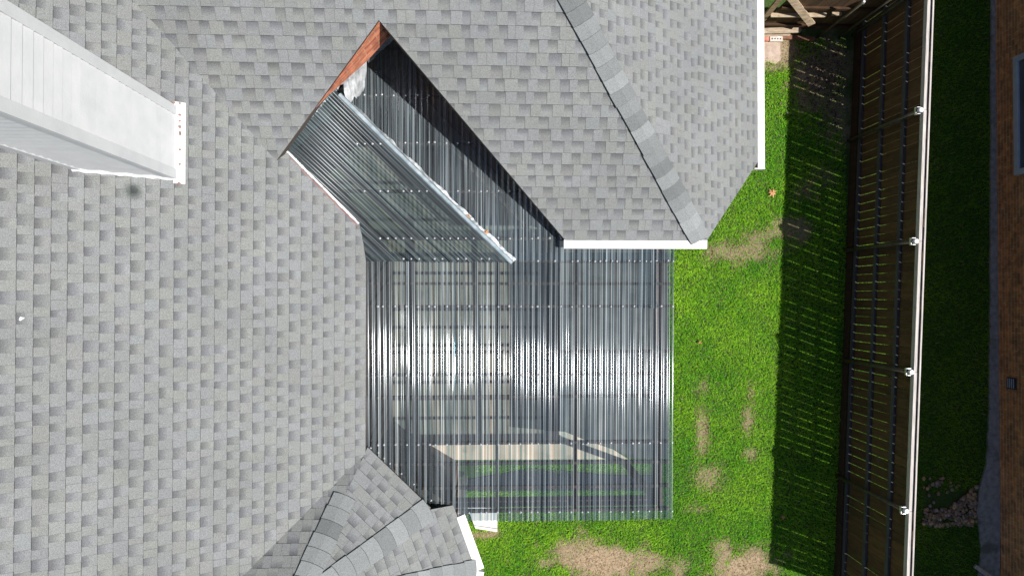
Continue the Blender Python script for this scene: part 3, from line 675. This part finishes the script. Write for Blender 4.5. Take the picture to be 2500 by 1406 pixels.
# ------------------------------------------------------------------ ground
DEAD = [(1455, 1372, 95, 46, 1.0), (1400, 1345, 40, 25, .8), (1585, 1368, 45, 18, .7), (1655, 1395, 22, 28, .8), (1815, 1378, 75, 42, .95), (1770, 1355, 40, 25, .9), (1712, 1060, 16, 60, .6), (1825, 1020, 18, 50, .6),
        (1833, 960, 14, 40, .5), (1730, 1165, 36, 34, .5), (1830, 1105, 20, 20, .5), (1820, 615, 80, 26, .55), (1845, 580, 40, 22, .5), (1716, 945, 18, 22, .4), (1885, 130, 34, 34, 1.0), (1880, 165, 40, 12, .6),
        (2000, 180, 60, 80, .85), (2040, 290, 35, 60, .6), (1925, 130, 30, 40, .8), (1935, 560, 50, 26, .6), (1960, 470, 40, 25, .4), (1330, 1375, 30, 14, .5), (1700, 1240, 30, 12, .4), (1185, 1303, 30, 10, .8), (2010, 430, 30, 30, .3)]
DW = []
for (px, py, rx, ry, s) in DEAD:
    p = P(px, py, 0); DW.append((p.x, p.y, rx * H / FPX, ry * H / FPX, s))
def vnoise(x, y, sc, seed):
    r = np.random.default_rng(seed); n = 256; g = r.random((n, n))
    X = x * sc + 1000; Y = y * sc + 1000; xi = np.floor(X).astype(int); yi = np.floor(Y).astype(int); fx = X - xi; fy = Y - yi
    fx = fx * fx * (3 - 2 * fx); fy = fy * fy * (3 - 2 * fy)
    a = g[xi % n, yi % n]; b = g[(xi + 1) % n, yi % n]; c = g[xi % n, (yi + 1) % n]; d = g[(xi + 1) % n, (yi + 1) % n]
    return (a * (1 - fx) + b * fx) * (1 - fy) + (c * (1 - fx) + d * fx) * fy
def dead(x, y):
    v = np.zeros_like(x); nz = vnoise(x, y, 3.5, 1) * .6 + vnoise(x, y, 9, 2) * .3 + vnoise(x, y, 25, 3) * .2
    for (cx, cy, rx, ry, s) in DW:
        d = np.sqrt(((x - cx) / rx) ** 2 + ((y - cy) / ry) ** 2); v = np.maximum(v, s * np.clip(1.55 - d - (nz - .5) * 1.6 * 1.0, 0, 1))
    return np.clip(v, 0, 1)
gx = np.concatenate([[-600, -150, -40, -12], np.arange(-6, 11.01, .08), [14, 40, 150, 600]]); gy = np.concatenate([[-600, -150, -40, -12], np.arange(-6.4, 6.41, .08), [9, 40, 150, 600]])
X, Y = np.meshgrid(gx, gy, indexing='ij'); nX, nY = X.shape
v = np.stack([X.ravel(), Y.ravel(), np.zeros(X.size)], 1)
idx = np.arange(nX * nY).reshape(nX, nY); f = np.stack([idx[:-1, :-1].ravel(), idx[1:, :-1].ravel(), idx[1:, 1:].ravel(), idx[:-1, 1:].ravel()], 1)
me = bpy.data.meshes.new('ground'); me.from_pydata(v.tolist(), [], f.tolist())
dv = dead(X.ravel(), Y.ravel()); colr = np.ones((v.shape[0], 4), np.float32)
g0_ = np.array([.045, .09, .015]); g1_ = np.array([.37, .28, .18]); colr[:, :3] = g0_ + (g1_ - g0_) * dv[:, None]
me.color_attributes.new('Col', 'FLOAT_COLOR', 'POINT').data.foreach_set('color', colr.ravel())
gm = noise_mat('lawn_soil', (.6, .6, .6), (1.25, 1.25, 1.25), 30, rough=1, bump=.6, bscale=60, usecol=True, bdist=.02)
link('ground', me, gm)['kind'] = 'structure'
def slab(name, pix, z0, z1, mat, kind='structure', jag=0, seed=1):
    R = random.Random(seed); pts = []
    for i in range(len(pix)):
        a = P(*pix[i], 0); b = P(*pix[(i + 1) % len(pix)], 0)
        k = 12 if jag else 1
        for j in range(k):
            p = a.lerp(b, j / k); pts.append(p + Vector((R.uniform(-jag, jag), R.uniform(-jag, jag), 0)))
    if sum(pts[i].x * pts[(i + 1) % len(pts)].y - pts[(i + 1) % len(pts)].x * pts[i].y for i in range(len(pts))) < 0: pts = pts[::-1]
    mb = MB(); mb.hexa([(p.x, p.y, z0) for p in pts], [(p.x, p.y, z1) for p in pts]); o = mb.build(name, mat); o['kind'] = kind; return o, pts
conc_pix = [(700, 150), (1330, 150), (1330, 600), (1330, 1040), (1377, 1052), (1432, 1074), (1495, 1095), (1532, 1119), (1010, 1119), (900, 1119), (700, 900)]
slab('patio_slab', [(600, 100), (1330, 100), (1330, 1050), (1377, 1052), (1432, 1074), (1495, 1095), (1532, 1119), (1060, 1121), (940, 1000), (700, 700)], -.05, .035, M['concrete'])
slab('patio_paving', [(1245, 560), (1628, 560), (1628, 1117), (1540, 1117), (1495, 1093), (1432, 1072), (1377, 1050), (1332, 1048), (1245, 1040)], -.05, .055, M['paver'])
# curved dark strip on the ground, painted in for a band of shade
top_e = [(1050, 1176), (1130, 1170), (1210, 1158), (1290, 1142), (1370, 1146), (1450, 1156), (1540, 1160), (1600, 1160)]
slab('shade_band', top_e + [(1600, 1196), (1050, 1196)], -.05, .03, M['shade_band'], kind='stuff', jag=.008)
slab('path', [(2418, -60), (2445, -60), (2436, 1406), (2420, 1500), (2378, 1500), (2392, 1340), (2388, 1290), (2380, 1250), (2388, 1190), (2405, 1130), (2412, 1000), (2415, 600)], -.05, .045, M['path'], jag=.006)
slab('dirt', [(1862, 102), (1905, 103), (1904, 148), (1893, 158), (1876, 152), (1862, 158)], -.05, .012, noise_mat('bare_dirt', (.36, .27, .21), (.56, .45, .37), 9, rough=1, bump=.5), kind='stuff', jag=.01)

# grass blades
def grass(name, n, x0_, x1_, y0_, y1_, excl, seed, gl, hgt=(.035, .065), label=None):
    r = np.random.default_rng(seed); x = r.uniform(x0_, x1_, n); y = r.uniform(y0_, y1_, n); keep = ~excl(x, y)
    x, y = x[keep], y[keep]; d = dead(x, y); keep = r.random(x.size) > d * .55; x, y, d = x[keep], y[keep], d[keep]; n = x.size
    ang = r.uniform(0, 2 * np.pi, n); ln = r.uniform(*hgt, n) * (1 + .5 * vnoise(x, y, 4, seed)); lean = r.uniform(.45, 1.25, n)
    ln = np.where(d > .4, ln * .7, ln); lean = np.where(d > .4, lean + .35, lean)
    wd = r.uniform(.0035, .0065, n); dx, dy = np.cos(ang), np.sin(ang); hz = ln * np.cos(lean); hr = ln * np.sin(lean)
    V = np.zeros((n, 5, 3)); px_, py_ = -dy, dx
    V[:, 0] = np.stack([x - px_ * wd, y - py_ * wd, np.zeros(n)], 1); V[:, 1] = np.stack([x + px_ * wd, y + py_ * wd, np.zeros(n)], 1)
    mx, my, mz = x + dx * hr * .45, y + dy * hr * .45, hz * .62
    V[:, 2] = np.stack([mx + px_ * wd * .8, my + py_ * wd * .8, mz], 1); V[:, 3] = np.stack([mx - px_ * wd * .8, my - py_ * wd * .8, mz], 1)
    V[:, 4] = np.stack([x + dx * hr, y + dy * hr, hz], 1)
    me = bpy.data.meshes.new(name); b = np.arange(n) * 5
    me.vertices.add(n * 5); me.vertices.foreach_set('co', V.reshape(-1).astype(np.float32))
    loops = np.stack([b, b + 1, b + 2, b + 3, b + 3, b + 2, b + 4], 1).reshape(-1)
    me.loops.add(loops.size); me.loops.foreach_set('vertex_index', loops.astype(np.int32))
    ls = np.stack([np.arange(n) * 7, np.arange(n) * 7 + 4], 1).reshape(-1); me.polygons.add(2 * n); me.polygons.foreach_set('loop_start', ls.astype(np.int32))
    me.update(calc_edges=True); me.validate()
    t = np.clip(vnoise(x, y, 1.4, seed + 1) * .5 + vnoise(x, y, 5, seed + 2) * .35 + r.random(n) * .45 - .15, 0, 1)[:, None]
    c = np.array([.085, .39, .02]) * (1 - t) + np.array([.46, .76, .05]) * t
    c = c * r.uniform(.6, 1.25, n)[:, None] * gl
    straw = np.array([.50, .38, .24]) * r.uniform(.7, 1.3, n)[:, None]
    isd = (r.random(n) < np.clip(d * 1.2 + .015, 0, 1))[:, None]; c = np.where(isd, straw, c)
    C4 = np.ones((n, 5, 4), np.float32); C4[:, :, :3] = c[:, None, :]; me.color_attributes.new('Col', 'FLOAT_COLOR', 'POINT').data.foreach_set('color', C4.reshape(-1))
    o = link(name, me, M['blade']); return tag(o, label, 'grass', kind='stuff')
m, nt, b, N, L = newmat('grass_blade'); a = N('ShaderNodeAttribute'); a.attribute_name = 'Col'; L(a.outputs[0], b.inputs['Base Color']); b.inputs['Roughness'].default_value = .7
b.inputs['Specular IOR Level'].default_value = .2
tl = N('ShaderNodeBsdfTranslucent'); L(a.outputs[0], tl.inputs[0]); ms = N('ShaderNodeMixShader'); ms.inputs[0].default_value = .45; L(b.outputs[0], ms.inputs[1]); L(tl.outputs[0], ms.inputs[2]); L(ms.outputs[0], nt.nodes['Material Output'].inputs[0])
M['blade'] = m
yc = P(1300, 1121, 0).y; ymt = P(1300, 1150, 0).y; ymb = P(1300, 1197, 0).y
xdirt = P(1905, 100, 0).x; ydirt = P(1900, 152, 0).y; xcr = P(1630, 1119, 0).x; xm = P(1600, 1160, 0).x; ytop_g = P(1900, 96, 0).y
FB0 = P(2090, 95, 0); FB1 = P(2048, 1200, 0); fslope = (FB1.x - FB0.x) / (FB1.y - FB0.y)
def fence_x(y): return FB0.x + (y - FB0.y) * fslope
def ex1(x, y):
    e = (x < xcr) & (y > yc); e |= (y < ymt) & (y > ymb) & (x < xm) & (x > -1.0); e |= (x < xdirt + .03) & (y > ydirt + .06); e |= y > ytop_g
    e |= x > fence_x(y); e |= (x < -.1) & (y > -3.2); e |= (x < 2.2) & (y > -2.0); return e
x2g = P(2420, 700, 0).x
def ex2(x, y): 
    rk = (x > P(2252, 1230, 0).x) & (x < P(2384, 1230, 0).x) & (y > P(0, 1288, 0).y) & (y < P(0, 1228, 0).y)
    return (x < fence_x(y) + .15) | rk
grass('grass', 230000, -.4, 6.5, -5.3, 5.0, ex1, 5, 1.0, label='bright mown lawn with dead straw patches beside the patio cover')
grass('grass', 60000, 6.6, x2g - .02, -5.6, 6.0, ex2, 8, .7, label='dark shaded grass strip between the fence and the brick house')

# ------------------------------------------------------------------ boundary fence
FH = 2.06
fd = Vector((FB1.x - FB0.x, FB1.y - FB0.y, 0)).normalized(); fn = Vector((fd.y, -fd.x, 0)); fn = fn if fn.x > 0 else -fn        # fn towards the neighbour
fence = empty('fence', FB0, 'long wooden board fence with steel posts running down between both yards', 'fence')
posts_px = [(2062, 88), (2068, 345), (2060, 612), (2055, 878), (2050, 1160)]
def onf(y, off=0, z=0): return Vector((fence_x(y), y, z)) + fn * off
py_ = [P(*q, 0).y for q in posts_px]; sp = py_[1] - py_[2]
ys = [6.9] + py_ + [py_[-1] - sp]
R = random.Random(12)
for i in range(len(ys) - 1):
    ya, yb = ys[i], ys[i + 1]; mb = MB(); y = ya
    while y > yb:
        w = .138 * R.uniform(.97, 1.03); gap = R.choice((.003, .006, .009, .011, .013)); y2 = max(y - w, yb); c = R.uniform(.75, 1.25); col = (c, c * R.uniform(.94, 1.04), c * R.uniform(.88, 1.05))
        ht = FH + R.uniform(-.012, .012); of = R.uniform(0, .004); a = onf(y, .022 + of); b = onf(y2, .022 + of); th = fn * .012
        lo = [a, b, b + th, a + th]
        mb.hexa([(q.x, q.y, .03) for q in lo], [(q.x, q.y, ht) for q in lo], col); y = y2 - gap
    mb.build('picket_panel', M['fence'], fence)
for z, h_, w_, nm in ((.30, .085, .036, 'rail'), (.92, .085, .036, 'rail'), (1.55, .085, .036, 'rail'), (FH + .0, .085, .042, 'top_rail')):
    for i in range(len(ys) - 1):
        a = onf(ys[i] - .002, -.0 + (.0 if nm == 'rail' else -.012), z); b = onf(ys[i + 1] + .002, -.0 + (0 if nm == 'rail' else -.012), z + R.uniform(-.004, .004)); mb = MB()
        mb.bar(a, b, w_ if nm == 'rail' else .058, h_, col=(1, 1, 1) if nm != 'rail' else (.15, .16, .19)); mb.build(nm, M['rail'], fence, bevel=.003)  # lower rails: fence shade and bluish skylight put into their tint
# picket tops: narrow pale cap strip
mb = MB(); mb.bar(onf(7.2, .033, FH + .03), onf(ys[-1], .033, FH + .03), .022, .014); mb.build('cap_strip', M['rail'], fence)
for i in range(len(ys) - 1):
    mb = MB(); a = onf(ys[i] - .003, -.028, .22); b = onf(ys[i + 1] + .003, -.028, .22); mb.bar(a, b, .03, .2, col=(.42, .4, .38)); mb.build('kick_board', M['fence'], fence)
for y in py_:
    p = onf(y, -.072); mb = MB(); mb.tube((p.x, p.y, -.05), (p.x, p.y, FH - .03), .030); po = mb.build('post', M['polerust'], fence, True)
    mb = MB(); mb.tube((p.x, p.y, FH - .05), (p.x, p.y, FH - .005), .037, n=20); mb.tube((p.x, p.y, FH - .005), (p.x, p.y, FH + .004), .037, .028, n=20); mb.build('post_cap', M['cap'], po)
    mb = MB()
    for s in (-1, 1): mb.box(p.x - .04, p.x + .045, p.y + s * .05 - .004, p.y + s * .05 + .004, FH - .11, FH - .04)
    mb.box(p.x - .05, p.x - .042, p.y - .055, p.y + .055, FH - .1, FH - .06); mb.build('bracket', M['steel'], po)

# ------------------------------------------------------------------ side gate and leaning boards at the top
yg = P(1950, 90, 0).y + .12
gate = empty('side_fence', (5.2, yg, 0), 'dark wooden side fence with cross brace joining house and long fence', 'fence')
mb = MB(); x = P(1850, 90, 0).x; xe2 = fence_x(yg) - .1
while x < xe2:
    w = .14; c = R.uniform(.6, 1.1); x2 = min(x + w, xe2); mb.box(x, x2, yg, yg + .016, .03, 1.83 + R.uniform(-.01, .01), (c, c, c)); x = x2 + R.choice((.003, .005))
mb.build('board_panel', M['fence'], gate)
for z in (.3, 1.0, 1.65):
    mb = MB(); mb.box(P(1850, 90, 0).x, xe2, yg - .04, yg - .002, z - .07, z, (.55, .5, .45)); mb.build('rail', M['fence'], gate)
for px, zt in ((1997, 1.47), (2048, 1.7)):
    p = P(px, 92, 0); mb = MB(); mb.tube((p.x, p.y, 0), (p.x, p.y, zt), .022); po = mb.build('post', M['polerust'], gate, True)
    mb = MB(); mb.tube((p.x, p.y, zt - .01), (p.x, p.y, zt + .03), .03, .02); mb.build('post_cap', M['steel'], po)
def board(a, b, w, th, label, col=(1, 1, 1), up=Vector((0, 0, 1)), dog=True):
    a = Vector(a); b = Vector(b); d = (b - a).normalized(); sd_ = d.cross(up).normalized(); u = sd_.cross(d).normalized(); L_ = (b - a).length
    out = [(0, -w / 2), (L_ - (w * .3 if dog else 0), -w / 2), (L_, -w * .2 if dog else -w / 2), (L_, w * .2 if dog else w / 2), (L_ - (w * .3 if dog else 0), w / 2), (0, w / 2)]
    mb = MB(); f_ = lambda q, h: a + d * q[0] + sd_ * q[1] - u * h; mb.hexa([f_(q, th) for q in out], [f_(q, 0) for q in out], col)
    o = mb.build('old_board', M['lumber'], bevel=.002); return tag(o, label, 'board', 'loose boards leaning by the side fence')
yv = Vector((0, -1, .35))
def G(px, py, off): return P(px, py, 12 - (yg - .06 - off) * FPX / (725 - py))     # a point just in front of the side fence
board(P(1860, 76, .16), P(1957, 73, .16), .10, .03, 'long grey board lying nearest the bricks', (1.2, 1.17, 1.1))
board(P(1860, 86, .08), P(1930, 84, .08), .06, .03, 'short grey board just behind the bricks', (1.1, 1.08, 1.03))
board(P(1882, 36, .70), P(2018, 36, .75), .085, .03, 'level pointed grey board crossing the middle of the pile', (1.35, 1.3, 1.2))
board(G(1918, -20, .05), G(1982, 62, .16), .12, .03, 'steep leaning board with a square end crossing the level board', (1.5, 1.4, 1.25), yv, False)
board(G(1868, 60, .02), G(2066, -4, .03), .11, .025, 'wide brown board slanting up to the right through the pile', (1.3, 1.05, .82), yv)
board(G(1862, 52, .08), G(1922, -22, .09), .10, .03, 'brown board slanting up beside the white gutter', (1.2, 1.0, .8), yv)
board(G(2030, 34, .02), G(2100, -8, .02), .10, .03, 'short brown board leaning right of the pile', (1.1, .9, .7), yv)
board(G(2032, 33, .10), G(2056, 33, .10), .07, .03, 'small pale board end sticking out right of the level board', (1.3, 1.2, 1.1))
board(P(1890, 88, .05), P(1990, 96, .05), .08, .05, 'low reddish timber lying on the soil behind the bricks', (.7, .4, .3), dog=False)
# bricks
def brick(px0, px1, py, mat, label, holes=False):
    a = P(px0, py, .07); b = P(px1, py, .07); d = .09; mb = MB()
    mb.box(a.x, b.x, a.y - d / 2, a.y + d / 2, 0.0, .07); o = mb.build('brick', mat, bevel=.004); tag(o, label, 'brick', 'loose bricks by the side fence')
    if holes:
        hb = MB(); n = 4
        for i in range(n):
            x = a.x + (b.x - a.x) * (i + .8) / (n + .6); hb.tube((x, a.y, .068), (x, a.y, .0712), .014)
        hb.build('core_hole', M['black'], o)
brick(1880, 1911, 95, M['brickpale'], 'pale cored brick with round holes lying on the dirt', True)
brick(1862, 1878, 94, M['brickred'], 'plain salmon brick half hidden by the gutter')
# leaves
def leaf(px, py, r, label, seed, z=.06):
    R = random.Random(seed); c = P(px, py, z); mb = MB(); pts = []
    for k in range(14):
        a = k / 14 * 2 * math.pi; rr = r * (1.15 if k % 2 else .6) * R.uniform(.8, 1.2); pts.append(Vector((c.x + rr * math.cos(a), c.y + rr * math.sin(a), z + R.uniform(-.012, .02))))
    cc = Vector((c.x, c.y, z + .012))
    for k in range(14): mb.poly([cc, pts[k], pts[(k + 1) % 14]])
    tag(mb.build('dead_leaf', M['leaf']), label, 'leaf', 'dead leaves on the grass')
leaf(1886, 471, .075, 'large curled orange leaf on the lit grass edge', 1)
leaf(1709, 836, .028, 'tiny orange leaf on the lawn right of the patio cover', 2)
leaf(1912, 1262, .04, 'small brown leaf in the fence shadow low down', 3)
leaf(1996, 484, .03, 'small brown leaf in the fence shadow higher up', 4)
for k, (px, py, r_) in enumerate(((1187, 566, .035), (1143, 529, .03))):
    p = P(px, py, 2.95); leaf(px, py, r_, ('curled yellow leaf caught beside the ridge of the clear roof, the lower one', 'curled orange leaf caught beside the ridge of the clear roof, the upper one')[k], 21 + k, z=MZ(p.y) + .05)
# concrete splash block by the bay gutter
mb = MB(); q = [P(1140, 1235, .06), P(1215, 1240, .06), P(1214, 1298, .06), P(1160, 1289, .06)]; q = q[::-1]
mb.hexa([(p.x, p.y, 0) for p in q], [(p.x, p.y, .075) for p in q]); so_ = tag(mb.build('splash_block', M['cement'], bevel=.008), 'pale concrete splash block at the corner of the patio cover', 'splash block')
mb = MB(); a = P(1152, 1281, .08); b = P(1214, 1290, .08); mb.bar((a.x, a.y, .078), (b.x, b.y, .078), .008, .004, col=(1, 1, 1)); mb.build('crack', M['black'], so_)
# white downspout under the sheet corner
mb = MB(); a = P(1128, 1200, 1.9); mb.box(a.x - .04, a.x + .04, a.y - .3, a.y - .22, .1, 2.5); tag(mb.build('downspout', M['gutter'], house), None)
# paper scrap
c = Q(57, 778, PL); mb = MB(); mb.poly([(c.x - .02, c.y + .02, c.z + .02), (c.x + .025, c.y + .012, c.z + .012), (c.x - .012, c.y - .022, c.z + .03)]); mb.poly([(c.x - .02, c.y + .02, c.z + .02), (c.x - .012, c.y - .022, c.z + .03), (c.x - .022, c.y - .01, c.z + .035)])
tag(mb.build('paper_scrap', M['cap']), 'tiny white scrap lying on the left roof slope', 'scrap')

# ------------------------------------------------------------------ neighbour
XN = P(2432, 700, 0).x
nb = empty('neighbour_house', (XN + 2, 0, 0), 'brown brick house wall along the right edge beyond the fence', 'house')
mb = MB(); mb.box(XN, XN + 6, -9, 9, 0, 3.0); mb.build('wall', M['nbrick'], nb)
mb = MB(); mb.hexa([(XN - .35, -9.3, 3.0), (XN + 6.4, -9.3, 3.0), (XN + 6.4, 9.3, 3.0), (XN - .35, 9.3, 3.0)], [(XN + 3, -6, 4.6), (XN + 3.05, -6, 4.6), (XN + 3.05, 6, 4.6), (XN + 3, 6, 4.6)]); mb.build('roof', M['deck'], nb)
wy1 = P(2480, 137, .6).y; wy0 = P(2480, 427, .6).y
mb = MB()
for (y0_, y1_, z0_, z1_) in ((wy0, wy1, .52, .62), (wy0, wy1, 1.7, 1.8), (wy0, wy0 + .1, .62, 1.7), (wy1 - .1, wy1, .62, 1.7)): mb.box(XN - .07, XN - .002, y0_, y1_, z0_, z1_)
wf = mb.build('window', M['slate'], nb, bevel=.006)
mb = MB(); mb.box(XN - .03, XN - .004, wy0 + .1, wy1 - .1, .62, 1.7); mb.build('pane', M['glass'], wf)
vy = P(2474, 936, .4).y; mb = MB(); mb.box(XN - .03, XN - .002, vy - .1, vy + .1, .26, .46); vo = mb.build('vent', M['black'], nb, bevel=.004)
mb = MB()
for k in range(4): mb.box(XN - .036, XN - .031, vy - .085, vy + .085, .29 + k * .042, .305 + k * .042)
mb.build('louvre', M['slate'], vo)
a = P(2375, 1378, .05); b = P(2425, 1412, .1); mb = MB(); mb.bar((a.x, a.y, .12), (b.x, b.y, .16), .07, .05); mb.build('downspout', M['steel'], nb, bevel=.006)
# river stones beside the path
R = random.Random(77); mb = MB(); ico = []
bm = bmesh.new(); bmesh.ops.create_icosphere(bm, subdivisions=1, radius=1); iv = [v_.co.copy() for v_ in bm.verts]; ifc = [[v_.index for v_ in f_.verts] for f_ in bm.faces]; bm.free()
for k in range(900):
    px = R.uniform(2254, 2383); py = R.uniform(1166, 1284)
    lim = 1242 - max(0, (px - 2315)) * .85
    if py < lim and R.random() > (.10 if py < 1195 else .02): continue
    r = R.uniform(.02, .042); c = P(px, py, r * .6); c.z = r * .55 + R.random() * .02; sx, sy, sz = R.uniform(.8, 1.3), R.uniform(.8, 1.3), R.uniform(.5, .8); t = R.uniform(.5, 1.7)
    col = R.choice(((.42, .30, .19), (.30, .24, .19), (.45, .36, .26), (.33, .27, .28), (.24, .22, .21))); col = tuple(q * t for q in col); b0_ = len(mb.v)
    mb.v += [(c.x + v_.x * r * sx * R.uniform(.85, 1.1), c.y + v_.y * r * sy * R.uniform(.85, 1.1), c.z + v_.z * r * sz) for v_ in iv]; mb.c += [col] * len(iv); mb.f += [tuple(b0_ + i for i in f_) for f_ in ifc]
tag(mb.build('river_stones', noise_mat('stone', (.55, .52, .45), (.95, .9, .8), 25, rough=.85, usecol=True), None, True), 'pile of brown river stones on the shaded grass beyond the fence', 'stones', kind='stuff')
# leaf litter by the side fence
mb = MB()
for k in range(700):
    px = R.gauss(2010, 38); py = R.gauss(190, 65)
    if px > 2066 or py < 100: continue
    c = P(px, py, 0); a = R.uniform(0, 6.28); r = R.uniform(.012, .035); z = R.uniform(.015, .06); t = R.uniform(.3, 1.2); col = R.choice(((.22, .15, .10), (.28, .20, .15), (.14, .12, .12)))
    mb.poly([(c.x + r * math.cos(a), c.y + r * math.sin(a), z), (c.x + r * .6 * math.cos(a + 1.6), c.y + r * .6 * math.sin(a + 1.6), z + .01), (c.x - r * math.cos(a), c.y - r * math.sin(a), z), (c.x + r * .6 * math.cos(a - 1.6), c.y + r * .6 * math.sin(a - 1.6), z + .012)], tuple(q * t for q in col))
tag(mb.build('leaf_litter', noise_mat('litter', (.8, .8, .8), (1.1, 1.1, 1.1), 25, rough=.95, usecol=True)), 'dull brown leaf litter in the shaded corner by the fence', 'leaves', kind='stuff')
